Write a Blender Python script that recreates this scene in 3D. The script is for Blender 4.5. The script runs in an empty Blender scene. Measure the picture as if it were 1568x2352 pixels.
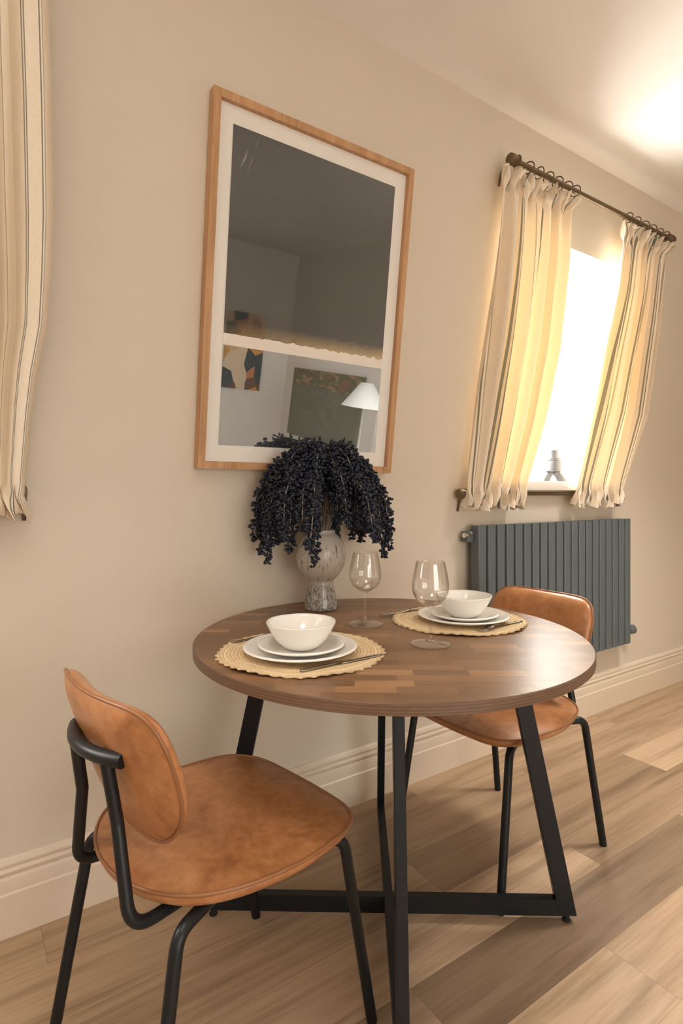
import bpy, bmesh, math, random
from mathutils import Vector, Matrix, Quaternion

random.seed(11)
sc = bpy.context.scene
col = sc.collection
PI = math.pi

# ---------------------------------------------------------------- room numbers (metres)
CAM_H = 1.11
YB = 1.637            # face of the baseboard
YW = 1.657            # wall plane (lower, vertical part)
TILT = 0.12379        # lean of the upper wall into the room
ZK = 1.087            # height of the soft bend
ZC = 2.587            # ceiling
CT, ST = math.cos(TILT), math.sin(TILT)

def on_wall(x, s, off=0.0):
    """point on the leaning wall: x along the wall, s up the slope, off into the room"""
    return Vector((x, YW - ST * s - CT * off, ZK + CT * s - ST * off))

# ---------------------------------------------------------------- node helpers
class NT:
    def __init__(self, mat):
        mat.use_nodes = True
        self.t = mat.node_tree
        self.t.nodes.clear()
        self.out = self.t.nodes.new('ShaderNodeOutputMaterial')
    def n(self, kind, **kw):
        nd = self.t.nodes.new(kind)
        for k, v in kw.items():
            setattr(nd, k, v)
        return nd
    def link(self, a, b):
        self.t.links.new(a, b)
    def setin(self, nd, name, v):
        s = nd.inputs[name]
        if isinstance(v, bpy.types.NodeSocket):
            self.link(v, s)
        else:
            s.default_value = v
    def math(self, op, a, b=None, c=None, clamp=False):
        nd = self.n('ShaderNodeMath', operation=op, use_clamp=clamp)
        for i, v in enumerate((a, b, c)):
            if v is not None:
                self.setin(nd, i, v)
        return nd.outputs[0]
    def mix(self, f, a, b, blend='MIX'):
        nd = self.n('ShaderNodeMix', data_type='RGBA', blend_type=blend)
        nd.clamp_factor = True
        for i, v in ((0, f), (6, a), (7, b)):
            if isinstance(v, bpy.types.NodeSocket):
                self.link(v, nd.inputs[i])
            elif i == 0:
                nd.inputs[0].default_value = v
            else:
                nd.inputs[i].default_value = (*v, 1)
        return nd.outputs[2]
    def ramp(self, f, stops, interp='LINEAR'):
        nd = self.n('ShaderNodeValToRGB')
        cr = nd.color_ramp
        cr.interpolation = interp
        while len(cr.elements) < len(stops):
            cr.elements.new(0.5)
        for e, (p, c) in zip(cr.elements, stops):
            e.position = p
            e.color = (*c, 1) if not isinstance(c, (int, float)) else (c, c, c, 1)
        self.link(f, nd.inputs[0])
        return nd.outputs[0]
    def noise(self, vec, scale, detail=3, rough=0.55, dist=0.0):
        nd = self.n('ShaderNodeTexNoise')
        self.link(vec, nd.inputs['Vector'])
        for k, v in (('Scale', scale), ('Detail', detail), ('Roughness', rough), ('Distortion', dist)):
            nd.inputs[k].default_value = v
        return nd.outputs['Fac']
    def coord(self, which='Object'):
        return self.n('ShaderNodeTexCoord').outputs[which]
    def mapping(self, vec, scale=(1, 1, 1), loc=(0, 0, 0), rot=(0, 0, 0)):
        nd = self.n('ShaderNodeMapping')
        self.link(vec, nd.inputs[0])
        nd.inputs['Location'].default_value = loc
        nd.inputs['Rotation'].default_value = rot
        nd.inputs['Scale'].default_value = scale
        return nd.outputs[0]
    def sep(self, vec):
        nd = self.n('ShaderNodeSeparateXYZ')
        self.link(vec, nd.inputs[0])
        return nd.outputs
    def comb(self, x, y, z):
        nd = self.n('ShaderNodeCombineXYZ')
        for i, v in enumerate((x, y, z)):
            self.setin(nd, i, v)
        return nd.outputs[0]
    def white(self, vec):
        nd = self.n('ShaderNodeTexWhiteNoise', noise_dimensions='3D')
        self.link(vec, nd.inputs['Vector'])
        return nd.outputs['Value']
    def bump(self, h, strength=0.2, dist=0.002):
        nd = self.n('ShaderNodeBump')
        self.link(h, nd.inputs['Height'])
        nd.inputs['Strength'].default_value = strength
        nd.inputs['Distance'].default_value = dist
        return nd.outputs[0]
    def bsdf(self, color, rough=0.5, spec=0.5, metal=0.0, normal=None, coat=0.0, coat_rough=0.1, **kw):
        nd = self.n('ShaderNodeBsdfPrincipled')
        for k, v in (('Base Color', color), ('Roughness', rough), ('Specular IOR Level', spec),
                     ('Metallic', metal), ('Coat Weight', coat), ('Coat Roughness', coat_rough)):
            if k == 'Base Color' and not isinstance(v, bpy.types.NodeSocket):
                v = (*v, 1)
            self.setin(nd, k, v)
        for k, v in kw.items():
            self.setin(nd, k, v)
        if normal is not None:
            self.link(normal, nd.inputs['Normal'])
        return nd.outputs[0]
    def done(self, sh):
        self.link(sh, self.out.inputs[0])

def new_mat(name):
    m = bpy.data.materials.new(name)
    return m, NT(m)

def simple(name, color, rough=0.5, spec=0.5, metal=0.0, var=0.0, vscale=6.0, bump=0.0, bscale=200.0, **kw):
    m, t = new_mat(name)
    c = color
    co = t.coord()
    if var:
        f = t.noise(co, vscale, 4)
        c = t.mix(f, tuple(v * (1 - var) for v in color), tuple(min(1, v * (1 + var)) for v in color))
    nrm = None
    if bump:
        nrm = t.bump(t.noise(co, bscale, 3), bump, 0.001)
    t.done(t.bsdf(c, rough, spec, metal, nrm, **kw))
    return m

# ---------------------------------------------------------------- materials
M = {}
M['wall'] = simple('beige_wall_paint', (0.635, 0.565, 0.466), 0.62, 0.3, var=0.02, vscale=1.2, bump=0.05, bscale=160)
M['back_wall'] = simple('pale_wall_paint', (0.75, 0.70, 0.64), 0.7, 0.3, var=0.02, vscale=1.2)
M['ceiling'] = simple('white_ceiling_paint', (0.82, 0.80, 0.765), 0.6, 0.3, var=0.015, vscale=0.8)
M['trim'] = simple('cream_trim_paint', (0.66, 0.56, 0.445), 0.4, 0.4, var=0.015, vscale=2)
M['reveal'] = simple('white_reveal_paint', (0.85, 0.83, 0.79), 0.6, 0.3, var=0.01)
M['sill'] = simple('white_sill_gloss', (0.80, 0.76, 0.70), 0.3, 0.5, var=0.01)
M['upvc'] = simple('white_window_frame', (0.85, 0.85, 0.84), 0.3, 0.5, var=0.01)
M['black'] = simple('black_powder_coat', (0.0065, 0.0085, 0.0105), 0.38, 0.36, var=0.15, vscale=30, bump=0.04, bscale=500)
M['rubber'] = simple('black_rubber', (0.012, 0.012, 0.012), 0.7, 0.3, var=0.1)
M['bronze'] = simple('antique_bronze', (0.17, 0.125, 0.075), 0.42, 0.5, 0.75, var=0.25, vscale=40)
M['anthracite'] = simple('anthracite_enamel', (0.100, 0.122, 0.130), 0.38, 0.5, var=0.06, vscale=3)
M['chrome'] = simple('chrome', (0.75, 0.74, 0.72), 0.15, 0.5, 1.0, var=0.03)
M['steel'] = simple('brushed_steel', (0.27, 0.225, 0.18), 0.3, 0.5, 1.0, var=0.05, vscale=60)
M['ceramic'] = simple('white_glazed_ceramic', (0.83, 0.81, 0.77), 0.16, 0.5, var=0.01, coat=0.3, coat_rough=0.06)
M['silver'] = simple('dull_pewter', (0.060, 0.062, 0.067), 0.45, 0.4, 0.3, var=0.2, vscale=60)
M['mat_board'] = simple('white_mount_board', (0.80, 0.765, 0.71), 0.8, 0.2, var=0.01)
M['shade'] = simple('white_lamp_shade', (0.85, 0.83, 0.80), 0.8, 0.2, var=0.01)
M['pale_stem'] = simple('pale_stem', (0.30, 0.25, 0.20), 0.7, 0.3, var=0.2, vscale=50)

def mat_flowers():
    m, t = new_mat('navy_blossom')
    co = t.coord()
    f = t.noise(co, 18, 3)
    c = t.ramp(f, [(0.3, (0.006, 0.009, 0.020)), (0.55, (0.010, 0.014, 0.030)), (0.75, (0.022, 0.016, 0.022))])
    t.done(t.bsdf(c, 0.5, 0.45))
    return m
M['navy'] = mat_flowers()

def mat_leather():
    m, t = new_mat('tan_leather')
    co = t.coord()
    big = t.noise(co, 9, 5, 0.6, 0.6)
    fine = t.noise(co, 55, 5, 0.65)
    f = t.math('MULTIPLY_ADD', fine, 0.42, t.math('MULTIPLY', big, 0.58))
    c = t.ramp(f, [(0.36, (0.27, 0.102, 0.037)), (0.50, (0.40, 0.170, 0.064)), (0.66, (0.52, 0.246, 0.102))])
    nrm = t.bump(t.noise(co, 320, 3), 0.12, 0.001)
    rough = t.math('MULTIPLY_ADD', fine, 0.2, 0.25)
    t.done(t.bsdf(c, rough, 0.5, normal=nrm, coat=0.22, coat_rough=0.3))
    return m
M['leather'] = mat_leather()
M['piping'] = simple('tan_leather_piping', (0.27, 0.115, 0.045), 0.42, 0.5, var=0.15, vscale=30)

def mat_floor():
    m, t = new_mat('oak_plank_floor')
    co = t.coord()
    x, y, z = t.sep(co)
    w = 0.1775
    yy = t.math('DIVIDE', t.math('SUBTRACT', y, 0.963), w)
    row = t.math('FLOOR', yy)
    fy = t.math('FRACT', yy)
    rnd = t.white(t.comb(row, 3.7, 1.3))
    # one joint is seen at x = 0.845 in the plank below y = 0.963
    L = 1.22
    xx = t.math('DIVIDE', t.math('ADD', t.math('SUBTRACT', x, 0.845), t.math('MULTIPLY', t.math('ADD', row, 1.0), 0.47)), L)
    pl = t.math('FLOOR', xx)
    fx = t.math('FRACT', xx)
    pid = t.comb(row, pl, 0.5)
    tone = t.white(pid)
    hue = t.white(t.comb(pl, row, 9.1))
    # the plank running right from the seen joint is the darkest, the next one towards us is pale
    dk = t.math('MULTIPLY', t.math('COMPARE', row, -1.0, 0.1), t.math('COMPARE', pl, 0.0, 0.1))
    pale = t.math('MULTIPLY', t.math('COMPARE', row, -2.0, 0.1), t.math('COMPARE', pl, 0.0, 0.1))
    shade = t.math('ADD', t.math('MULTIPLY', tone, t.math('SUBTRACT', 1.0, dk)), t.math('MULTIPLY', pale, 0.5), clamp=True)
    # grain stretched along the plank, shifted for every plank
    gv = t.comb(t.math('MULTIPLY_ADD', x, 0.62, t.math('MULTIPLY', tone, 37.0)), t.math('MULTIPLY', y, 11.0), t.math('MULTIPLY', hue, 11.0))
    g1 = t.noise(gv, 2.0, 7, 0.64, 0.35)
    gv2 = t.comb(t.math('MULTIPLY_ADD', x, 3.0, t.math('MULTIPLY', hue, 23.0)), t.math('MULTIPLY', y, 75.0), tone)
    g2 = t.noise(gv2, 1.5, 4, 0.6)
    base = t.ramp(shade, [(0.0, (0.245, 0.166, 0.106)), (0.02, (0.33, 0.226, 0.145)), (0.35, (0.42, 0.294, 0.190)), (0.7, (0.475, 0.337, 0.219)), (1.0, (0.54, 0.395, 0.262))])
    dark = t.ramp(g1, [(0.30, (0.42, 0.37, 0.33)), (0.42, (0.72, 0.68, 0.64)), (0.54, (1, 1, 1)), (0.72, (1.0, 0.98, 0.95))])
    c = t.mix(0.72, base, dark, 'MULTIPLY')
    fine = t.ramp(g2, [(0.3, (0.80, 0.78, 0.76)), (0.55, (1, 1, 1))])
    c = t.mix(0.65, c, fine, 'MULTIPLY')
    ey = t.math('MULTIPLY', t.math('MINIMUM', fy, t.math('SUBTRACT', 1.0, fy)), w)
    ex = t.math('MULTIPLY', t.math('MINIMUM', fx, t.math('SUBTRACT', 1.0, fx)), L)
    e = t.math('MINIMUM', ex, ey)
    seam = t.math('LESS_THAN', e, 0.0008)
    c = t.mix(t.math('MULTIPLY', seam, 0.45), c, (0.10, 0.062, 0.036))
    h = t.math('SUBTRACT', t.math('MULTIPLY', g2, 0.3), seam)
    nrm = t.bump(h, 0.12, 0.001)
    rough = t.math('MULTIPLY_ADD', g2, 0.12, 0.34)
    t.done(t.bsdf(c, rough, 0.5, normal=nrm))
    return m
M['floor'] = mat_floor()

def mat_tabletop():
    m, t = new_mat('block_parquet_top')
    co = t.coord()
    x, y, z = t.sep(co)
    w, L = 0.034, 0.115
    yy = t.math('DIVIDE', y, w)
    row = t.math('FLOOR', yy)
    r = t.white(t.comb(row, 5.0, 2.0))
    xx = t.math('DIVIDE', t.math('ADD', x, t.math('MULTIPLY', r, L * 3)), L)
    b = t.math('FLOOR', xx)
    tone = t.white(t.comb(row, b, 4.0))
    hue = t.white(t.comb(b, row, 8.0))
    gv = t.comb(t.math('MULTIPLY_ADD', x, 5.0, t.math('MULTIPLY', tone, 40.0)), t.math('MULTIPLY', y, 60.0), hue)
    g = t.noise(gv, 1.6, 5, 0.6, 0.5)
    c = t.ramp(tone, [(0.0, (0.150, 0.076, 0.037)), (0.5, (0.200, 0.103, 0.050)), (0.85, (0.250, 0.132, 0.064)), (1.0, (0.330, 0.182, 0.090))])
    gr = t.ramp(g, [(0.3, (0.70, 0.66, 0.62)), (0.6, (1, 1, 1))])
    c = t.mix(0.7, c, gr, 'MULTIPLY')
    nrm = t.bump(g, 0.04, 0.0005)
    rough = t.math('MULTIPLY_ADD', g, 0.06, 0.34)
    t.done(t.bsdf(c, rough, 0.5, normal=nrm, coat=0.0))
    return m
M['tabletop'] = mat_tabletop()

def mat_ply():
    m, t = new_mat('layered_table_edge')
    co = t.coord()
    x, y, z = t.sep(co)
    k = t.math('FRACT', t.math('MULTIPLY', z, 170.0))
    g = t.noise(t.mapping(co, (20, 20, 120)), 1.5, 4)
    c = t.ramp(k, [(0.0, (0.115, 0.062, 0.036)), (0.45, (0.185, 0.108, 0.066)), (0.8, (0.15, 0.084, 0.05)), (1.0, (0.115, 0.062, 0.036))])
    c = t.mix(0.5, c, t.ramp(g, [(0.3, (0.6, 0.6, 0.6)), (0.7, (1, 1, 1))]), 'MULTIPLY')
    t.done(t.bsdf(c, 0.42, 0.4))
    return m
M['ply'] = mat_ply()

def mat_oak():
    m, t = new_mat('light_oak_frame')
    co = t.coord()
    g = t.noise(t.mapping(co, (30, 30, 3)), 1.6, 5, 0.6, 0.4)
    c = t.ramp(g, [(0.3, (0.36, 0.19, 0.085)), (0.6, (0.52, 0.30, 0.15)), (0.8, (0.58, 0.36, 0.19))])
    t.done(t.bsdf(c, 0.45, 0.4))
    return m
M['oak'] = mat_oak()

def mat_straw():
    m, t = new_mat('woven_straw')
    co = t.coord()
    x, y, z = t.sep(co)
    r = t.math('SQRT', t.math('ADD', t.math('MULTIPLY', x, x), t.math('MULTIPLY', y, y)))
    a = t.math('ARCTAN2', y, x)
    ring = t.math('FRACT', t.math('MULTIPLY', r, 125.0))
    rid = t.math('FLOOR', t.math('MULTIPLY', r, 125.0))
    tone = t.white(t.comb(rid, 1.0, 2.0))
    strand = t.math('SINE', t.math('MULTIPLY', a, 130.0))
    n = t.noise(co, 60, 4)
    c = t.ramp(t.math('MULTIPLY_ADD', n, 0.6, t.math('MULTIPLY', tone, 0.4)),
               [(0.2, (0.62, 0.45, 0.265)), (0.5, (0.76, 0.59, 0.37)), (0.8, (0.84, 0.69, 0.46))])
    groove = t.ramp(ring, [(0.0, (0.62, 0.6, 0.56)), (0.25, (1, 1, 1)), (0.8, (1, 1, 1)), (1.0, (0.62, 0.6, 0.56))])
    c = t.mix(0.8, c, groove, 'MULTIPLY')
    h = t.math('ADD', t.math('SINE', t.math('MULTIPLY', ring, PI)), t.math('MULTIPLY', strand, 0.25))
    t.done(t.bsdf(c, 0.75, 0.25, normal=t.bump(h, 0.6, 0.002)))
    return m
M['straw'] = mat_straw()

def mat_curtain(name, thin):
    m, t = new_mat(name)
    uv = t.coord('UV')
    u, v, _ = t.sep(uv)
    k = t.math('FRACT', t.math('MULTIPLY', u, 1.0))       # one stripe repeat per unit of u
    cream = (0.85, 0.765, 0.635)
    beige = (0.75, 0.645, 0.51)
    dark = (0.25, 0.24, 0.20)
    grey = (0.44, 0.385, 0.30)
    c = t.ramp(k, [(0.0, cream), (0.16, dark), (0.185, cream), (0.215, grey), (0.235, beige), (0.46, grey),
                   (0.475, cream), (0.60, beige), (0.80, dark), (0.822, beige), (0.85, dark), (0.872, cream)], 'CONSTANT')
    co = t.coord()
    weave = t.noise(t.mapping(co, (1, 1, 0.35)), 260, 3)
    c = t.mix(0.3, c, t.ramp(weave, [(0.3, (0.8, 0.8, 0.8)), (0.6, (1, 1, 1))]), 'MULTIPLY')
    nrm = t.bump(weave, 0.15, 0.001)
    d = t.n('ShaderNodeBsdfDiffuse')
    t.link(c, d.inputs[0]); t.link(nrm, d.inputs['Normal'])
    tr = t.n('ShaderNodeBsdfTranslucent')
    warm = t.mix(1.0, c, (1.0, 0.80, 0.40), 'MULTIPLY')
    t.link(warm, tr.inputs[0])
    mx = t.n('ShaderNodeMixShader')
    mx.inputs[0].default_value = thin
    t.link(d.outputs[0], mx.inputs[1]); t.link(tr.outputs[0], mx.inputs[2])
    t.done(mx.outputs[0])
    return m
M['curtain'] = mat_curtain('striped_linen', 0.048)
M['heading'] = mat_curtain('striped_linen_doubled', 0.012)

def mat_glass_pane():
    m, t = new_mat('clear_glazing')
    tr = t.n('ShaderNodeBsdfTransparent')
    g = t.n('ShaderNodeBsdfGlossy')
    g.inputs['Roughness'].default_value = 0.0
    f = t.n('ShaderNodeFresnel')
    f.inputs[0].default_value = 1.5
    geo = t.n('ShaderNodeNewGeometry')
    fac = t.math('MULTIPLY', f.outputs[0], t.math('SUBTRACT', 1.0, geo.outputs['Backfacing']))
    mx = t.n('ShaderNodeMixShader')
    t.link(fac, mx.inputs[0]); t.link(tr.outputs[0], mx.inputs[1]); t.link(g.outputs[0], mx.inputs[2])
    t.done(mx.outputs[0])
    return m
M['pane'] = mat_glass_pane()

def mat_wine_glass():
    m, t = new_mat('wine_glass')
    tr = t.n('ShaderNodeBsdfTransparent')
    tr.inputs[0].default_value = (0.99, 0.985, 0.975, 1)
    g = t.n('ShaderNodeBsdfGlossy')
    g.inputs['Roughness'].default_value = 0.02
    lw = t.n('ShaderNodeLayerWeight')
    lw.inputs['Blend'].default_value = 0.5
    fac = t.math('MULTIPLY_ADD', t.math('POWER', lw.outputs['Facing'], 3.0), 0.75, 0.10, clamp=True)
    mx = t.n('ShaderNodeMixShader')
    t.link(fac, mx.inputs[0]); t.link(tr.outputs[0], mx.inputs[1]); t.link(g.outputs[0], mx.inputs[2])
    t.done(mx.outputs[0])
    return m
M['glass'] = mat_wine_glass()

def mat_vase():
    m, t = new_mat('mottled_smoky_glass')
    co = t.coord()
    x, y, z = t.sep(co)
    a = t.math('ARCTAN2', y, x)
    # long streaks on the bowl, dense flecks on the foot
    v1 = t.comb(t.math('MULTIPLY', a, 4.2), t.math('MULTIPLY', z, 9.5), 0.0)
    n1 = t.noise(v1, 2.6, 3, 0.55, 0.8)
    s1 = t.ramp(n1, [(0.60, 0.0), (0.63, 1.0)])
    v2 = t.comb(t.math('MULTIPLY', a, 1.5), t.math('MULTIPLY', z, 21.0), 3.0)
    n2 = t.noise(v2, 4.2, 5, 0.65, 1.2)
    s2 = t.ramp(n2, [(0.47, 0.0), (0.54, 1.0)])
    low = t.ramp(z, [(0.07, 1.0), (0.10, 0.0)])
    mask = t.math('MAXIMUM', s1, t.math('MULTIPLY', s2, low), clamp=True)
    body = t.mix(low, (0.80, 0.745, 0.67), (0.62, 0.585, 0.55))
    c = t.mix(t.math('MULTIPLY', mask, 0.88), body, (0.055, 0.045, 0.038))
    p = t.bsdf(c, 0.12, 0.5, coat=0.4, coat_rough=0.04)
    tr = t.n('ShaderNodeBsdfTransparent')
    tr.inputs[0].default_value = (0.93, 0.90, 0.86, 1)
    mx = t.n('ShaderNodeMixShader')
    op = t.math('ADD', t.math('MULTIPLY', mask, 0.35), t.math('MULTIPLY_ADD', low, 0.12, 0.46), clamp=True)
    t.link(op, mx.inputs[0]); t.link(tr.outputs[0], mx.inputs[1]); t.link(p, mx.inputs[2])
    t.done(mx.outputs[0])
    return m
M['vase'] = mat_vase()

def mat_print():
    """two dark glossy fields parted by a pale band with a torn gold edge (UV: u across, v up)"""
    m, t = new_mat('dark_two_field_print')
    uv = t.coord('UV')
    u, v, _ = t.sep(uv)
    n = t.noise(t.comb(t.math('MULTIPLY', u, 14.0), t.math('MULTIPLY', v, 30.0), 0.0), 1.5, 5, 0.7)
    wob = t.math('MULTIPLY', t.math('SUBTRACT', n, 0.5), 0.07)
    vv = t.math('ADD', v, t.math('MULTIPLY', wob, t.math('MULTIPLY', u, 1.0)))
    lo, hi = 0.325, 0.362
    upper = t.math('GREATER_THAN', vv, hi)
    lower = t.math('LESS_THAN', v, lo)
    gold_band = t.ramp(vv, [(hi, 1.0), (hi + 0.012, 0.75), (hi + 0.045, 0.0)])
    gold = t.math('MULTIPLY', gold_band, t.math('MULTIPLY', t.math('MULTIPLY', upper, t.math('MULTIPLY_ADD', u, 0.6, 0.15)), t.math('MULTIPLY', n, 1.6)), clamp=True)
    scr = t.noise(t.comb(t.math('MULTIPLY_ADD', u, 30.0, t.math('MULTIPLY', v, -16.0)), t.math('MULTIPLY', v, 2.2), 4.0), 1.2, 6, 0.6)
    scratch = t.math('MULTIPLY', t.ramp(scr, [(0.655, 0.0), (0.68, 1.0)]),
                     t.math('MULTIPLY', t.ramp(u, [(0.16, 1.0), (0.26, 0.0)]), t.ramp(v, [(0.70, 0.0), (0.80, 1.0)])))
    cu = t.mix(gold, (0.012, 0.015, 0.015), (0.80, 0.58, 0.27))
    cu = t.mix(t.math('MULTIPLY', scratch, 0.5), cu, (0.30, 0.25, 0.18))
    c = t.mix(upper, (0.78, 0.72, 0.64), cu)
    c = t.mix(lower, c, (0.05, 0.055, 0.065))
    p = t.bsdf(c, 0.5, 0.3)
    g = t.n('ShaderNodeBsdfGlossy')
    g.inputs['Roughness'].default_value = 0.0
    t.link(t.mix(lower, (0.95, 0.93, 0.88), (0.86, 0.93, 1.0)), g.inputs[0])
    gf = t.math('ADD', t.math('MULTIPLY', upper, 0.085), t.math('MULTIPLY', lower, 0.46))
    mx = t.n('ShaderNodeMixShader')
    t.link(gf, mx.inputs[0]); t.link(p, mx.inputs[1]); t.link(g.outputs[0], mx.inputs[2])
    t.done(mx.outputs[0])
    return m
M['print'] = mat_print()

def mat_painting():
    m, t = new_mat('abstract_colour_fields')
    co = t.coord()
    vor = t.n('ShaderNodeTexVoronoi')
    t.link(t.mapping(co, (8.0, 1, 5.6)), vor.inputs['Vector'])
    vor.inputs['Scale'].default_value = 1.0
    s = t.n('ShaderNodeSeparateColor')
    t.link(vor.outputs['Color'], s.inputs[0])
    c = t.ramp(s.outputs[0], [(0.0, (0.62, 0.30, 0.06)), (0.22, (0.70, 0.45, 0.22)), (0.40, (0.03, 0.05, 0.05)), (0.55, (0.50, 0.20, 0.07)),
                              (0.70, (0.72, 0.56, 0.38)), (0.85, (0.16, 0.06, 0.03))], 'CONSTANT')
    t.done(t.bsdf(c, 0.6, 0.3))
    return m
M['painting'] = mat_painting()

def mat_board():
    m, t = new_mat('olive_panel_with_mottled_band')
    co = t.coord()
    x, y, z = t.sep(co)
    n = t.noise(t.mapping(co, (4, 4, 9)), 2.0, 4)
    band = t.math('GREATER_THAN', z, 0.165)
    c1 = t.ramp(n, [(0.38, (0.24, 0.12, 0.06)), (0.5, (0.08, 0.12, 0.03)), (0.62, (0.36, 0.21, 0.12))])
    c2 = t.ramp(n, [(0.3, (0.13, 0.13, 0.09)), (0.7, (0.20, 0.19, 0.12))])
    t.done(t.bsdf(t.mix(band, c2, c1), 0.7, 0.3))
    return m
M['board'] = mat_board()

# ---------------------------------------------------------------- mesh helpers
def link_mesh(name, bm, mats, parent=None, smooth=True, loc=None, angle=None):
    me = bpy.data.meshes.new(name)
    bmesh.ops.recalc_face_normals(bm, faces=bm.faces)
    bm.to_mesh(me)
    bm.free()
    for m_ in (mats if isinstance(mats, (list, tuple)) else [mats]):
        me.materials.append(m_)
    if smooth:
        me.polygons.foreach_set('use_smooth', [True] * len(me.polygons))
        if angle is not None:
            try:
                me.set_sharp_from_angle(angle=angle)
            except Exception:
                pass
    o = bpy.data.objects.new(name, me)
    col.objects.link(o)
    if parent is not None:
        o.parent = parent
    if loc is not None:
        o.location = loc
    return o

def tag(o, label, cat, group=None):
    o['label'] = label
    o['category'] = cat
    if group:
        o['group'] = group
    return o

def struct(o):
    o['kind'] = 'structure'
    return o

def empty(name, loc, rz=0.0):
    o = bpy.data.objects.new(name, None)
    o.empty_display_size = 0.05
    col.objects.link(o)
    o.location = loc
    o.rotation_euler = (0, 0, rz)
    return o

def box(bm, lo, hi, bevel=0.0, mi=0, mtx=None):
    vs = [bm.verts.new((x, y, z)) for x in (lo[0], hi[0]) for y in (lo[1], hi[1]) for z in (lo[2], hi[2])]
    idx = [(0, 1, 3, 2), (4, 6, 7, 5), (0, 4, 5, 1), (2, 3, 7, 6), (0, 2, 6, 4), (1, 5, 7, 3)]
    fs = [bm.faces.new([vs[i] for i in f]) for f in idx]
    for f in fs:
        f.material_index = mi
    if mtx is not None:
        for v in vs:
            v.co = mtx @ v.co
    if bevel:
        es = list({e for f in fs for e in f.edges})
        r = bmesh.ops.bevel(bm, geom=es, offset=bevel, segments=2, profile=0.5, affect='EDGES')
        for f in r['faces']:
            f.material_index = mi
    return fs

def lathe(bm, prof, n=48, mi=0, cx=0.0, cy=0.0, cz=0.0):
    rings = []
    for r, z in prof:
        if r < 1e-6:
            rings.append([bm.verts.new((cx, cy, cz + z))])
        else:
            rings.append([bm.verts.new((cx + r * math.cos(2 * PI * k / n), cy + r * math.sin(2 * PI * k / n), cz + z)) for k in range(n)])
    for a, b in zip(rings, rings[1:]):
        for k in range(n):
            k2 = (k + 1) % n
            if len(a) == 1 and len(b) == 1:
                continue
            if len(a) == 1:
                f = bm.faces.new((a[0], b[k], b[k2]))
            elif len(b) == 1:
                f = bm.faces.new((a[k], b[0], a[k2]))
            else:
                f = bm.faces.new((a[k], b[k], b[k2], a[k2]))
            f.material_index = mi
    return rings

def fillet(pts, rad, seg=8):
    pts = [Vector(p) for p in pts]
    out = [pts[0]]
    for i in range(1, len(pts) - 1):
        a, b, c = pts[i - 1], pts[i], pts[i + 1]
        r_ = rad[i] if isinstance(rad, (list, tuple)) else rad
        u, v = (a - b), (c - b)
        lu, lv = u.length, v.length
        u.normalize(); v.normalize()
        ang = u.angle(v)
        d = min(r_ / max(math.tan(ang / 2), 1e-4), lu * 0.48, lv * 0.48)
        p0, p2 = b + u * d, b + v * d
        for k in range(seg + 1):
            t_ = k / seg
            out.append(p0.lerp(b, t_).lerp(b.lerp(p2, t_), t_))
    out.append(pts[-1])
    return out

def catmull(pts, sub=8):
    pts = [Vector(p) for p in pts]
    P = [pts[0] * 2 - pts[1]] + pts + [pts[-1] * 2 - pts[-2]]
    out = []
    for i in range(1, len(P) - 2):
        p0, p1, p2, p3 = P[i - 1:i + 3]
        for k in range(sub):
            t_ = k / sub
            out.append(0.5 * ((2 * p1) + (p2 - p0) * t_ + (2 * p0 - 5 * p1 + 4 * p2 - p3) * t_ ** 2 + (3 * p1 - p0 - 3 * p2 + p3) * t_ ** 3))
    out.append(pts[-1])
    return out

def tube(bm, path, r, n=12, closed=False, mi=0, cap=True):
    path = [Vector(p) for p in path]
    N = len(path)
    rr = r if callable(r) else (lambda k: r)
    tang = []
    for i in range(N):
        if closed:
            d = path[(i + 1) % N] - path[i - 1]
        else:
            d = path[min(i + 1, N - 1)] - path[max(i - 1, 0)]
        tang.append(d.normalized())
    t0 = tang[0]
    up = Vector((0, 0, 1)) if abs(t0.z) < 0.9 else Vector((1, 0, 0))
    nrm = (up - t0 * up.dot(t0)).normalized()
    rings = []
    for i in range(N):
        if i:
            q = tang[i - 1].rotation_difference(tang[i])
            nrm = q @ nrm
            nrm = (nrm - tang[i] * nrm.dot(tang[i])).normalized()
        b = tang[i].cross(nrm)
        rad = rr(i / max(N - 1, 1))
        rings.append([bm.verts.new(path[i] + (nrm * math.cos(2 * PI * k / n) + b * math.sin(2 * PI * k / n)) * rad) for k in range(n)])
    pairs = list(zip(rings, rings[1:])) + ([(rings[-1], rings[0])] if closed else [])
    for a, b in pairs:
        for k in range(n):
            f = bm.faces.new((a[k], a[(k + 1) % n], b[(k + 1) % n], b[k]))
            f.material_index = mi
    if cap and not closed:
        bm.faces.new(list(reversed(rings[0]))).material_index = mi
        bm.faces.new(rings[-1]).material_index = mi

def tube_obj(name, path, r, mat, parent, n=14):
    bm = bmesh.new()
    tube(bm, path, r, n)
    return link_mesh(name, bm, mat, parent, angle=math.radians(50))

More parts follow.
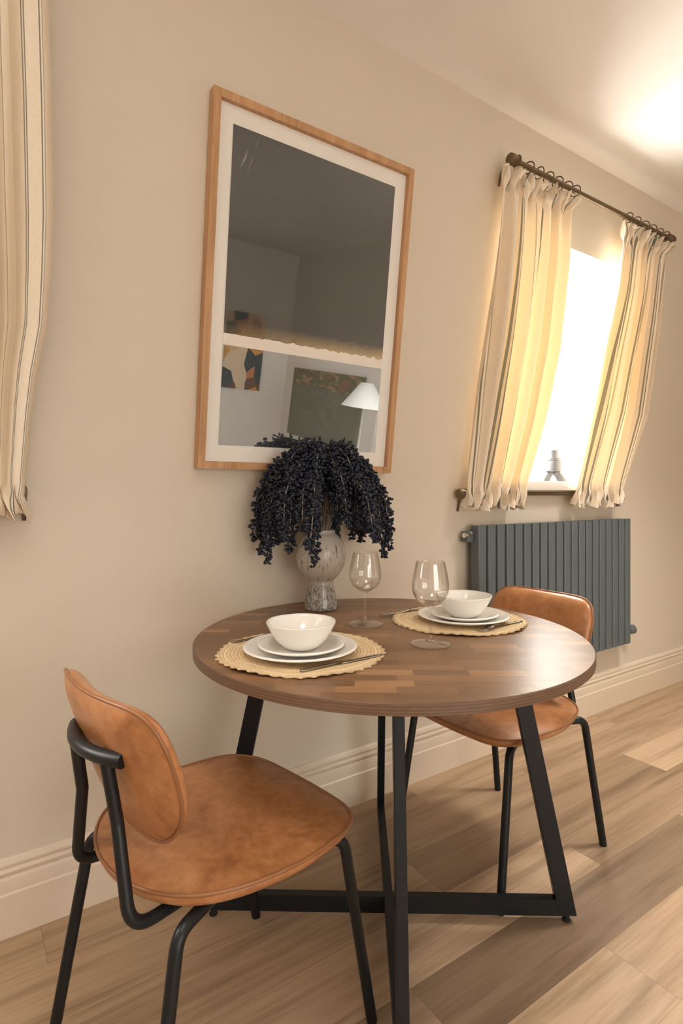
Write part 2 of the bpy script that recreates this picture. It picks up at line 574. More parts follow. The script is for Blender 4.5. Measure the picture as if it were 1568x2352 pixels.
def rounded_outline(corners, seg=10):
    """corners: list of (a, b, radius) going round; returns outline points"""
    out = []
    n = len(corners)
    for i in range(n):
        a, b, r = corners[i]
        p = Vector((a, b)); q0 = Vector(corners[i - 1][:2]); q1 = Vector(corners[(i + 1) % n][:2])
        u = (q0 - p); v = (q1 - p)
        lu, lv = u.length, v.length
        u.normalize(); v.normalize()
        d = min(r / math.tan(u.angle(v) / 2), lu * 0.49, lv * 0.49)
        p0, p2 = p + u * d, p + v * d
        for k in range(seg + 1):
            t_ = k / seg
            out.append(p0.lerp(p, t_).lerp(p.lerp(p2, t_), t_))
    # resample evenly
    tot = [0.0]
    for i in range(len(out)):
        tot.append(tot[-1] + (out[(i + 1) % len(out)] - out[i]).length)
    N = 96
    res = []
    j = 0
    for k in range(N):
        d = tot[-1] * k / N
        while tot[j + 1] < d:
            j += 1
        f = (d - tot[j]) / max(tot[j + 1] - tot[j], 1e-9)
        res.append(out[j].lerp(out[(j + 1) % len(out)], f))
    return res

def cushion(bm, outline, surf, top, bot):
    """outline in (a, b); surf(a, b, w) -> Vector; top(rho), bot(rho) give w of both faces"""
    c = sum(outline, Vector((0, 0))) / len(outline)
    rhos = [1.0, 0.985, 0.96, 0.92, 0.86, 0.78, 0.66, 0.52, 0.36, 0.2]
    def ring(rho, w):
        return [bm.verts.new(surf(*(c + (p - c) * rho), w)) for p in outline]
    n = len(outline)
    def bridge(a, b):
        for k in range(n):
            bm.faces.new((a[k], a[(k + 1) % n], b[(k + 1) % n], b[k]))
    edge = ring(1.0, 0.0)
    for fn in (top, bot):
        prev = edge
        for rho in rhos[1:]:
            cur = ring(rho, fn(rho))
            bridge(prev, cur)
            prev = cur
        v = bm.verts.new(surf(c.x, c.y, fn(0)))
        for k in range(n):
            bm.faces.new((prev[k], prev[(k + 1) % n], v))

# ================================================================ THE SETTING
# floor
bm = bmesh.new()
box(bm, (-3.2, -2.13, -0.05), (4.8, YW + 0.02, 0.0))
struct(link_mesh('floor', bm, M['floor'], smooth=False))
# ceiling
bm = bmesh.new()
box(bm, (-3.2, -2.13, ZC), (4.8, YW, ZC + 0.06))
struct(link_mesh('ceiling', bm, M['ceiling'], smooth=False))
# other walls of the room (seen only as a reflection in the picture glass)
for nm, lo, hi in (('wall_right', (4.8, -2.13, 0), (4.9, YW, ZC)),
                   ('wall_left', (-3.3, -2.13, 0), (-3.2, YW, ZC)),
                   ('wall_partition', (2.86, -2.13, 0), (4.8, -0.5, ZC))):
    bm = bmesh.new()
    box(bm, lo, hi)
    struct(link_mesh(nm, bm, M['back_wall'], smooth=False))

# back wall with a wide window (behind the camera; its daylight falls square onto the window wall)
GX0, GX1, GZ0, GZ1 = -0.3, 1.55, 0.06, 1.92
bm = bmesh.new()
for lo, hi in (((-3.2, -2.23, 0), (GX0, -2.13, ZC)), ((GX1, -2.23, 0), (4.8, -2.13, ZC)), ((GX0, -2.23, 0), (GX1, -2.13, GZ0)), ((GX0, -2.23, GZ1), (GX1, -2.13, ZC))):
    box(bm, lo, hi)
struct(link_mesh('wall_back', bm, M['back_wall'], smooth=False))
w = struct(empty('window_3', ((GX0 + GX1) / 2, -2.19, GZ0)))
hw, hh = (GX1 - GX0) / 2, GZ1 - GZ0
bm = bmesh.new()
for lo, hi in (((-hw, -0.03, 0), (hw, 0.03, 0.06)), ((-hw, -0.03, hh - 0.06), (hw, 0.03, hh)), ((-hw, -0.029, 0.06), (-hw + 0.06, 0.029, hh - 0.06)),
               ((hw - 0.06, -0.029, 0.06), (hw, 0.029, hh - 0.06)), ((-0.035, -0.028, 0.06), (0.035, 0.028, hh - 0.06))):
    box(bm, lo, hi)
struct(link_mesh('window_frame', bm, M['upvc'], w, smooth=False))
for sy in (-1, 1):
    bm = bmesh.new()
    box(bm, (min(sy * 0.035, sy * (hw - 0.06)), -0.002, 0.06), (max(sy * 0.035, sy * (hw - 0.06)), 0.002, hh - 0.06))
    struct(link_mesh('window_pane', bm, M['pane'], w, smooth=False))

# the window wall: vertical below, leaning above a soft bend, two openings
S_LO, S_HI = 0.068, 1.122
S_TOP = (ZC - ZK) / CT + 0.02
prof = [(YW, 0.0), (YW, 0.5), (YW, 0.98)]
for k in range(1, 7):                        # soft bend
    a = k / 7
    s0, s1 = -0.09, 0.062
    p0 = Vector((YW, ZK + s0)); p1 = Vector((YW, ZK)); p2 = Vector((YW - ST * s1, ZK + CT * s1))
    q = p0.lerp(p1, a).lerp(p1.lerp(p2, a), a)
    prof.append((q.x, q.y))
def py(s):
    p = on_wall(0, s)
    return (p.y, p.z)
prof += [py(S_LO), py(0.4), py(0.76), py(S_HI), py(1.3), py(S_TOP)]
i_lo = len(prof) - 6
i_hi = len(prof) - 3
XS = [-3.2, -1.40, -0.50, 0.6, 1.2, 1.86, 2.82, 3.6, 4.8]
HOLES = {1, 5}
for part, j0, j1 in (('wall_front', 0, 2), ('wall_front_upper', 2, len(prof) - 1)):
    bm = bmesh.new()
    grid = [[bm.verts.new((x, y, z)) for (y, z) in prof[j0:j1 + 1]] for x in XS]
    for i in range(len(XS) - 1):
        for j in range(j0, j1):
            if i in HOLES and i_lo <= j < i_hi:
                continue
            a_, b_ = j - j0, j - j0 + 1
            bm.faces.new((grid[i][a_], grid[i][b_], grid[i + 1][b_], grid[i + 1][a_]))
    struct(link_mesh(part, bm, M['wall'], angle=math.radians(20)))

# window reveals, frames, panes, sills
Y_WIN = YW + 0.27
(y_lo, z_lo), (y_hi, z_hi) = py(S_LO), py(S_HI)
z_floor = z_lo - 0.008
for n_, (x0, x1) in enumerate(((1.86, 2.82), (-1.40, -0.50)), 1):
    bm = bmesh.new()
    def q(*pts):
        bm.faces.new([bm.verts.new(p) for p in pts])
    for xx in (x0, x1):
        q((xx, y_lo, z_lo), (xx, y_hi, z_hi), (xx, Y_WIN, z_hi), (xx, Y_WIN, z_lo))
    q((x0, y_hi, z_hi), (x1, y_hi, z_hi), (x1, Y_WIN, z_hi), (x0, Y_WIN, z_hi))
    q((x0, y_lo, z_floor), (x1, y_lo, z_floor), (x1, Y_WIN, z_floor), (x0, Y_WIN, z_floor))
    struct(link_mesh('trim_%d' % n_, bm, M['reveal'], smooth=False))
    w = struct(empty('window_%d' % n_, ((x0 + x1) / 2, Y_WIN, z_lo)))
    hw, hh = (x1 - x0) / 2, z_hi - z_lo
    bm = bmesh.new()
    fr = 0.055
    for lo, hi in (((-hw, 0, 0), (hw, 0.06, fr)), ((-hw, 0, hh - fr), (hw, 0.06, hh)),
                   ((-hw, 0.001, fr), (-hw + fr, 0.059, hh - fr)), ((hw - fr, 0.001, fr), (hw, 0.059, hh - fr)),
                   ((-0.03, 0.002, fr), (0.03, 0.058, hh - fr))):
        box(bm, lo, hi)
    struct(link_mesh('window_frame', bm, M['upvc'], w, smooth=False))
    for sx in (-1, 1):
        bm = bmesh.new()
        box(bm, (min(sx * 0.03, sx * (hw - fr)), 0.027, fr), (max(sx * 0.03, sx * (hw - fr)), 0.031, hh - fr))
        struct(link_mesh('window_pane', bm, M['pane'], w, smooth=False))
    bm = bmesh.new()
    box(bm, (-hw - 0.004, YW - 0.065 - Y_WIN, -0.036), (hw + 0.004, 0.0, 0.006), bevel=0.006)
    struct(link_mesh('window_sill', bm, M['sill'], w, angle=math.radians(40)))

# baseboard with a moulded top
bp = [(0.0, 0.0), (-0.020, 0.0), (-0.020, 0.106), (-0.016, 0.110), (-0.016, 0.140), (-0.014, 0.147), (-0.011, 0.151),
      (-0.015, 0.154), (-0.0165, 0.161), (-0.0135, 0.167), (-0.009, 0.1695), (-0.0115, 0.172), (-0.012, 0.178), (-0.008, 0.187), (-0.003, 0.192), (0.0, 0.192)]
bm = bmesh.new()
a = [bm.verts.new((-3.2, YW + y, z)) for y, z in bp]
b = [bm.verts.new((4.8, YW + y, z)) for y, z in bp]
for k in range(len(bp) - 1):
    bm.faces.new((a[k], a[k + 1], b[k + 1], b[k]))
struct(link_mesh('baseboard_front', bm, M['trim'], angle=math.radians(25)))

# ================================================================ THINGS ON THE WALL
# ---------- picture, leaning with the wall
pic = empty('framed_picture', on_wall(0.955, 0.098, 0.0))
pic.rotation_euler = (TILT, 0, 0)            # local: x along wall, -y into the room, z up the slope
tag(pic, 'tall oak-framed print with two dark glossy fields hanging above the table', 'picture')
PW, PH, FW, PD = 0.728, 1.055, 0.022, 0.034
bm = bmesh.new()
hw = PW / 2
def mitre(bm, pts_out, pts_in, y0, y1):
    for k in range(4):
        o0, o1 = pts_out[k], pts_out[(k + 1) % 4]
        i0, i1 = pts_in[k], pts_in[(k + 1) % 4]
        vs = [bm.verts.new((p[0], y, p[1])) for y in (y0, y1) for p in (o0, o1, i1, i0)]
        for f in ((0, 1, 2, 3), (4, 7, 6, 5), (0, 4, 5, 1), (2, 6, 7, 3), (0, 3, 7, 4), (1, 5, 6, 2)):
            bm.faces.new([vs[i] for i in f])
mitre(bm, [(-hw, 0), (hw, 0), (hw, PH), (-hw, PH)], [(-hw + FW, FW), (hw - FW, FW), (hw - FW, PH - FW), (-hw + FW, PH - FW)], -0.001, -PD)
link_mesh('frame', bm, M['oak'], pic, smooth=False)
bm = bmesh.new()
box(bm, (-hw + FW - 0.004, -0.016, FW - 0.004), (hw - FW + 0.004, -0.004, PH - FW + 0.004))
link_mesh('mount_board', bm, M['mat_board'], pic, smooth=False)
bm = bmesh.new()
MX, MB, MT = 0.067, 0.072, 0.072
x0, x1, z0, z1 = -hw + MX, hw - MX, MB, PH - MT
vs = [bm.verts.new(p) for p in ((x0, -0.0175, z0), (x1, -0.0175, z0), (x1, -0.0175, z1), (x0, -0.0175, z1))]
f = bm.faces.new(vs)
uvl = bm.loops.layers.uv.new('UVMap')
for lp, uv_ in zip(f.loops, ((0, 0), (1, 0), (1, 1), (0, 1))):
    lp[uvl].uv = uv_
o = link_mesh('art_print', bm, M['print'], pic, smooth=False)
bm = bmesh.new()
box(bm, (-hw + FW - 0.003, -0.0235, FW - 0.003), (hw - FW + 0.003, -0.0215, PH - FW + 0.003))
link_mesh('glass_pane', bm, M['pane'], pic, smooth=False)

# ---------- curtains
def edge0(u):
    return min(u, 1 - u)

def interp(tab, s):
    tab = sorted(tab, key=lambda p: p[1])
    if s <= tab[0][1]:
        return tab[0][0]
    for (xa, sa), (xb, sb) in zip(tab, tab[1:]):
        if s <= sb:
            t_ = (s - sa) / (sb - sa)
            return xa + (xb - xa) * t_
    return tab[-1][0]

def curtain(name, label, left, right, repeats, folds, seed, rings_at, off0=0.072, s_top=1.285, s_bot=-0.030, u0=0.0):
    rnd = random.Random(seed)
    ph = [rnd.uniform(0, 2 * PI) for _ in range(8)]
    org = on_wall((left[0][0] + right[0][0]) / 2, s_bot, off0)
    root = empty(name, org)
    tag(root, label, 'curtain', 'striped linen curtains')
    def build(sa, sb, NV, part, mat):
        NU = 260
        bm = bmesh.new()
        uvl = bm.loops.layers.uv.new('UVMap')
        rows = []
        for j in range(NV + 1):
            s = sa + (sb - sa) * j / NV
            xl, xr = interp(left, s), interp(right, s)
            hgt = max(0.0, min(1.0, s / 1.2))
            gather = math.exp(-((s - 1.235) / 0.035) ** 2) + math.exp(-((s - 0.012) / 0.035) ** 2)
            flare = max(0.0, (s - 1.235) / 0.05) if s > 1.235 else max(0.0, (0.012 - s) / 0.042) if s < 0.012 else 0.0
            amp = 0.021 * (0.55 + 0.75 * math.sin(PI * min(1, max(0, s / 1.25))) ** 0.7) * (1 - 0.45 * min(1, gather))
            small = 0.013 * (min(1, gather) * 0.8 + 1.25 * min(1.2, flare)) + 0.003
            row = []
            for i in range(NU + 1):
                u = i / NU
                wu = u + 0.018 * math.sin(2 * PI * (2.3 * u + 0.35 * hgt) + ph[0]) + 0.012 * math.sin(2 * PI * (4.1 * u - 0.2 * hgt) + ph[1])
                a_ = 2 * PI * folds * wu + ph[2] + 0.35 * math.sin(2.1 * hgt + ph[3])
                d = amp * (math.sin(a_) + 0.28 * math.sin(2 * a_ + ph[4] + hgt))
                d += small * math.sin(2 * PI * folds * 2.6 * u + ph[5] + 1.3 * math.sin(5 * u + ph[6]))
                dx = 0.18 * amp * math.cos(a_) * (1 - abs(2 * u - 1) ** 3)
                dz = 0.011 * min(1.2, flare) * math.sin(2 * PI * folds * 1.7 * u + ph[7])
                edge = min(u, 1 - u)
                if s > 1.2 or s < 0.05:
                    k_ = min(1.0, gather + flare)
                    d += 0.006 * k_ * math.sin(2 * PI * folds * 4.3 * u + 60 * s + ph[1])
                    dx += 0.007 * k_ * math.sin(2 * PI * folds * 2.1 * u + 45 * (s - 1.2) + ph[0]) * min(1, 12 * edge0(u))
                tuck = -0.012 * math.exp(-edge / 0.02)
                off = off0 + d + tuck + 0.004 * math.exp(-((s - 0.012) / 0.05) ** 2)
                v = bm.verts.new(on_wall(xl + (xr - xl) * u + dx, s + dz, off) - org)
                row.append((v, u0 + u * repeats, s))
            rows.append(row)
        for ra, rb in zip(rows, rows[1:]):
            for i in range(NU):
                quad = (ra[i], ra[i + 1], rb[i + 1], rb[i])
                f = bm.faces.new([q_[0] for q_ in quad])
                for lp, q_ in zip(f.loops, quad):
                    lp[uvl].uv = (q_[1], q_[2])
        return link_mesh(part, bm, mat, root)
    build(0.028, 1.232, 90, 'drape', M['curtain'])
    build(1.232, s_top, 14, 'gathered_heading', M['heading'])
    build(s_bot, 0.028, 10, 'gathered_hem', M['heading'])
    for x in rings_at:
        bm = bmesh.new()
        c = on_wall(x, 1.3125, 0.072) - org
        yaw = rnd.uniform(-0.35, 0.35)
        ring = [c + Vector((0.0225 * math.cos(a2) * math.sin(yaw), 0.0225 * math.cos(a2) * math.cos(yaw), 0.0225 * math.sin(a2)))
                for a2 in [2 * PI * k / 22 for k in range(22)]]
        tube(bm, ring, 0.0026, 8, closed=True)
        ro = link_mesh('curtain_ring', bm, M['bronze'], root)
        bm = bmesh.new()
        tube(bm, [c + Vector((0, 0.0, -0.0225)), c + Vector((0, 0.006, -0.032)), c + Vector((0, 0.012, -0.048)), c + Vector((0, 0.004, -0.055))], 0.0018, 6)
        link_mesh('hook', bm, M['bronze'], ro)
    return root

LL = [(1.722, 1.285), (1.733, 1.05), (1.733, 0.90), (1.722, 0.651), (1.708, 0.428), (1.702, 0.208), (1.696, 0.063), (1.684, -0.03)]
LR = [(2.192, 1.285), (2.158, 1.225), (2.172, 1.029), (2.160, 0.651), (2.115, 0.35), (2.050, 0.09), (2.024, -0.03)]
RL = [(2.545, 1.285), (2.560, 1.20), (2.553, 1.001), (2.490, 0.694), (2.446, 0.352), (2.407, 0.085), (2.388, -0.03)]
RR = [(3.010, 1.285), (2.945, 1.221), (2.955, 0.881), (2.945, 0.428), (2.856, 0.131), (2.822, -0.03)]
CR = [(0.178, 1.285), (0.181, 1.156), (0.190, 0.931), (0.197, 0.690), (0.194, 0.549), (0.189, 0.435), (0.170, 0.319), (0.160, 0.224), (0.150, 0.087), (0.146, 0.02), (0.166, -0.03)]
CL = [(-0.36, 1.285), (-0.34, 0.7), (-0.20, 0.2), (-0.16, 0.02), (-0.17, -0.03)]
curtain('curtain', 'sunlit striped curtain nearer the framed picture, over the radiator', LL, LR, 3.2, 6.0, 4, (1.79, 1.86, 1.925, 1.985, 2.045, 2.11, 2.165))
curtain('curtain', 'narrower sunlit striped curtain at the far side of the window', RL, RR, 3.0, 6.0, 9, (2.58, 2.65, 2.72, 2.79, 2.86, 2.92), u0=0.35)
curtain('curtain', 'unlit striped curtain at the left end of the wall, tied in at its hem', CL, CR, 5.2, 5.0, 21, (-0.28, -0.19, -0.1, -0.01, 0.07, 0.13), u0=0.2)

def finial(bm, c, sgn):
    """turned end piece along x"""
    prof = [(0.0, 0.0), (0.012, 0.0), (0.012, 0.006), (0.020, 0.010), (0.021, 0.016), (0.016, 0.020), (0.0195, 0.026), (0.0215, 0.040), (0.0195, 0.054), (0.012, 0.058), (0.0, 0.0585)]
    n = 20
    rings = []
    for r, h in prof:
        if r < 1e-6:
            rings.append([bm.verts.new(c + Vector((sgn * h, 0, 0)))])
        else:
            rings.append([bm.verts.new(c + Vector((sgn * h, r * math.cos(2 * PI * k / n), r * math.sin(2 * PI * k / n)))) for k in range(n)])
    for a_, b_ in zip(rings, rings[1:]):
        for k in range(n):
            k2 = (k + 1) % n
            if len(a_) == 1:
                bm.faces.new((a_[0], b_[k], b_[k2]))
            elif len(b_) == 1:
                bm.faces.new((a_[k], b_[0], a_[k2]))
            else:
                bm.faces.new((a_[k], b_[k], b_[k2], a_[k2]))

def pole(name, label, x0, x1, s, off, r, brackets):
    org = on_wall((x0 + x1) / 2, s, off)
    root = empty(name, org)
    tag(root, label, 'curtain pole')
    tube_obj('rod', [on_wall(x0, s, off) - org, on_wall(x1, s, off) - org], r, M['bronze'], root)
    for x, sg in ((x0, -1), (x1, 1)):
        bm = bmesh.new()
        finial(bm, on_wall(x, s, off) - org, sg)
        link_mesh('finial', bm, M['bronze'], root, angle=math.radians(50))
    for x in brackets:
        bm = bmesh.new()
        tube(bm, catmull([on_wall(x, s, off - r) - org, on_wall(x, s - 0.012, off * 0.55) - org, on_wall(x, s - 0.03, 0.014) - org, on_wall(x, s - 0.075, 0.008) - org], 6), 0.005, 8)
        link_mesh('bracket', bm, M['bronze'], root)
    return root

pole('curtain_pole', 'bronze curtain pole above the window with ball ends', 1.800, 2.935, 1.3125, 0.072, 0.0105, (1.772, 2.962))
pole('curtain_pole', 'thin bronze rod through the hems below the window', 1.728, 2.80, 0.022, 0.036, 0.008, (1.706, 2.80))
pole('curtain_pole', 'thin bronze rod through the hem of the leftmost curtain', -0.90, 0.095, 0.028, 0.036, 0.007, (0.150, -0.9))
pole('curtain_pole', 'bronze curtain pole carrying the leftmost curtain near the ceiling', -1.30, 0.13, 1.3125, 0.072, 0.0105, (0.16, -1.3))

# ---------- ornament on the sill
orn = empty('tiered_ornament', (2.455, 1.735, z_lo + 0.006))
tag(orn, 'small silver tiered ornament on two splayed feet, on the window sill', 'ornament')
orn.rotation_euler = (0, 0, -0.6); orn.scale = (1.2, 1.2, 1.0)
bm = bmesh.new()
lathe(bm, [(0, 0.052), (0.030, 0.052), (0.034, 0.056), (0.034, 0.095), (0.030, 0.104), (0.033, 0.108), (0.033, 0.118), (0.024, 0.124), (0.021, 0.138), (0.0225, 0.158), (0.017, 0.160), (0.015, 0.15), (0, 0.15)], 32)
link_mesh('body', bm, M['silver'], orn, angle=math.radians(35))
for sg in (-1, 1):
    bm = bmesh.new()
    tube(bm, catmull([(sg * 0.006, 0, 0.052), (sg * 0.020, 0, 0.036), (sg * 0.031, 0, 0.016), (sg * 0.036, 0, 0.0)], 5), lambda k: 0.014 + 0.006 * k, 12)
    for v in bm.verts:
        v.co.z = max(v.co.z, 0.0)
    link_mesh('foot', bm, M['silver'], orn)

# ---------- radiator
RX0, RX1, RZ0, RZ1 = 1.742, 2.888, 0.335, 0.975
RYF = 1.577                                  # front plane
rad = empty('radiator', (RX0, YW, RZ0))
tag(rad, 'anthracite flat-tube column radiator on the wall under the window', 'radiator')
NP = 20
pitch = (RX1 - RX0) / NP
def rl(x, y, z):
    return Vector((x - RX0, y - YW, z - RZ0))
pan = None
for k in range(NP):
    bm = bmesh.new()
    x0 = RX0 + k * pitch + 0.0045
    x1 = RX0 + (k + 1) * pitch - 0.0045
    out = rounded_outline([(x0, RYF, 0.009), (x1, RYF, 0.009), (x1, RYF + 0.048, 0.009), (x0, RYF + 0.048, 0.009)], 5)[::2]
    lo = [bm.verts.new(rl(p.x, p.y, RZ0)) for p in out]
    hi = [bm.verts.new(rl(p.x, p.y, RZ1)) for p in out]
    n = len(out)
    for i in range(n):
        bm.faces.new((lo[i], lo[(i + 1) % n], hi[(i + 1) % n], hi[i]))
    bm.faces.new(lo); bm.faces.new(hi)
    link_mesh('panel', bm, M['anthracite'], rad, angle=math.radians(50))
for z in (RZ0 + 0.045, RZ1 - 0.045):
    bm = bmesh.new()
    box(bm, rl(RX0 - 0.030, RYF + 0.030, z - 0.022), rl(RX1 - 0.006, RYF + 0.066, z + 0.022), bevel=0.004)
    hd = link_mesh('header_pipe', bm, M['anthracite'], rad, angle=math.radians(40))
for sgx in (RX0 + 0.14, RX1 - 0.14):
    for z in (RZ0 + 0.045, RZ1 - 0.045):
        bm = bmesh.new()
        box(bm, rl(sgx - 0.015, RYF + 0.056, z - 0.02), rl(sgx + 0.015, YW, z + 0.02))
        link_mesh('wall_bracket', bm, M['anthracite'], rad, smooth=False)
bm = bmesh.new()
tube(bm, [rl(RX0 - 0.028, RYF + 0.035, RZ1 - 0.038), rl(RX0 - 0.044, RYF + 0.035, RZ1 - 0.038)], 0.011, 12)
tube(bm, [rl(RX0 - 0.014, RYF + 0.032, RZ1 - 0.030), rl(RX0 - 0.014, RYF + 0.020, RZ1 - 0.028)], 0.006, 8)
o = link_mesh('bleed_plug', bm, M['chrome'], rad, angle=math.radians(40)); o['label'] = 'chrome bleed plug'
bm = bmesh.new()
vz = RZ0 + 0.055
tube(bm, [rl(RX1, RYF + 0.040, vz), rl(RX1 + 0.022, RYF + 0.040, vz)], 0.010, 12)
tube(bm, [rl(RX1 + 0.022, RYF + 0.040, vz), rl(RX1 + 0.028, RYF + 0.040, vz), rl(RX1 + 0.070, RYF + 0.030, vz)], lambda k: 0.013 if k < 0.2 else 0.024, 20)
o = link_mesh('valve', bm, M['anthracite'], rad, angle=math.radians(40))
bm = bmesh.new()
tube(bm, catmull([rl(RX1 + 0.028, RYF + 0.045, vz + 0.018), rl(RX1 + 0.034, RYF + 0.045, vz + 0.06), rl(RX1 + 0.018, RYF + 0.05, vz + 0.095), rl(RX1 + 0.002, RYF + 0.056, vz + 0.12)], 6), 0.004, 8)
link_mesh('valve_cable', bm, M['bronze'], rad)

# ================================================================ TABLE
TX, TY, TZ, TR = 0.940, 1.158, 0.7418, 0.4955
TROT = math.radians(-35.67)
tab = empty('dining_table', (TX, TY, 0), TROT)
tag(tab, 'round wood-block dining table on black crossed metal legs', 'table')
bm = bmesh.new()
n = 160
T0 = TZ - 0.0235
rings = []
for r, z in ((0.0, TZ), (TR * 0.5, TZ), (TR - 0.002, TZ), (TR, TZ - 0.0015), (TR, T0 + 0.0015), (TR - 0.002, T0), (TR * 0.5, T0), (0.0, T0)):
    rings.append([bm.verts.new((0, 0, z))] if r == 0 else [bm.verts.new((r * math.cos(2 * PI * k / n), r * math.sin(2 * PI * k / n), z)) for k in range(n)])
for i, (a_, b_) in enumerate(zip(rings, rings[1:])):
    mi = 0 if i < 2 else 1
    for k in range(n):
        k2 = (k + 1) % n
        if len(a_) == 1:
            f = bm.faces.new((a_[0], b_[k], b_[k2]))
        elif len(b_) == 1:
            f = bm.faces.new((a_[k], b_[0], a_[k2]))
        else:
            f = bm.faces.new((a_[k], b_[k], b_[k2], a_[k2]))
        f.material_index = mi
link_mesh('tabletop', bm, [M['tabletop'], M['ply']], tab, angle=math.radians(30))

BW, BT = 0.042, 0.023                        # bar width (in the frame's plane) and thickness
ZB0, ZB1 = 0.018, 0.060
R_TOP, R_BOT = 0.338, 0.484
for k in range(2):
    rot = Matrix.Rotation(k * PI / 2, 4, 'Z')
    for sg in (-1, 1):
        bm = bmesh.new()
        zt = T0 - 0.0 if k == 0 else T0
        pts = [(R_BOT, ZB0), (R_BOT - 0.046, ZB0), (R_TOP - BW, zt), (R_TOP, zt)]
        vs = [bm.verts.new(rot @ Vector((sg * x, y, z))) for y in (-BT / 2, BT / 2) for x, z in pts]
        for f in ((0, 1, 2, 3), (7, 6, 5, 4), (0, 4, 5, 1), (1, 5, 6, 2), (2, 6, 7, 3), (3, 7, 4, 0)):
            bm.faces.new([vs[i] for i in f])
        bmesh.ops.bevel(bm, geom=list(bm.edges), offset=0.0015, segments=1, affect='EDGES')
        link_mesh('leg', bm, M['black'], tab, smooth=False)
        bm = bmesh.new()
        c = rot @ Vector((sg * (R_BOT - 0.024), 0, 0))
        lathe(bm, [(0, 0), (0.010, 0), (0.011, 0.003), (0.008, 0.006), (0.008, ZB0 + 0.002), (0, ZB0 + 0.002)], 16, cx=c.x, cy=c.y)
        link_mesh('foot', bm, M['rubber'], tab, angle=math.radians(40))
    bm = bmesh.new()
    box(bm, (-(R_BOT - 0.030), -BT / 2 + 0.0005, ZB0 + 0.0004 * k), (R_BOT - 0.030, BT / 2 - 0.0005, ZB1 + 0.0004 * k), mtx=rot)
    link_mesh('stretcher', bm, M['black'], tab, smooth=False)
    bm = bmesh.new()
    box(bm, (-(R_TOP - 0.02), -BT / 2 + 0.0005, T0 - 0.036 + 0.0004 * k), (R_TOP - 0.02, BT / 2 - 0.0005, T0 - 0.0002), mtx=rot)
    link_mesh('top_rail', bm, M['black'], tab, smooth=False)

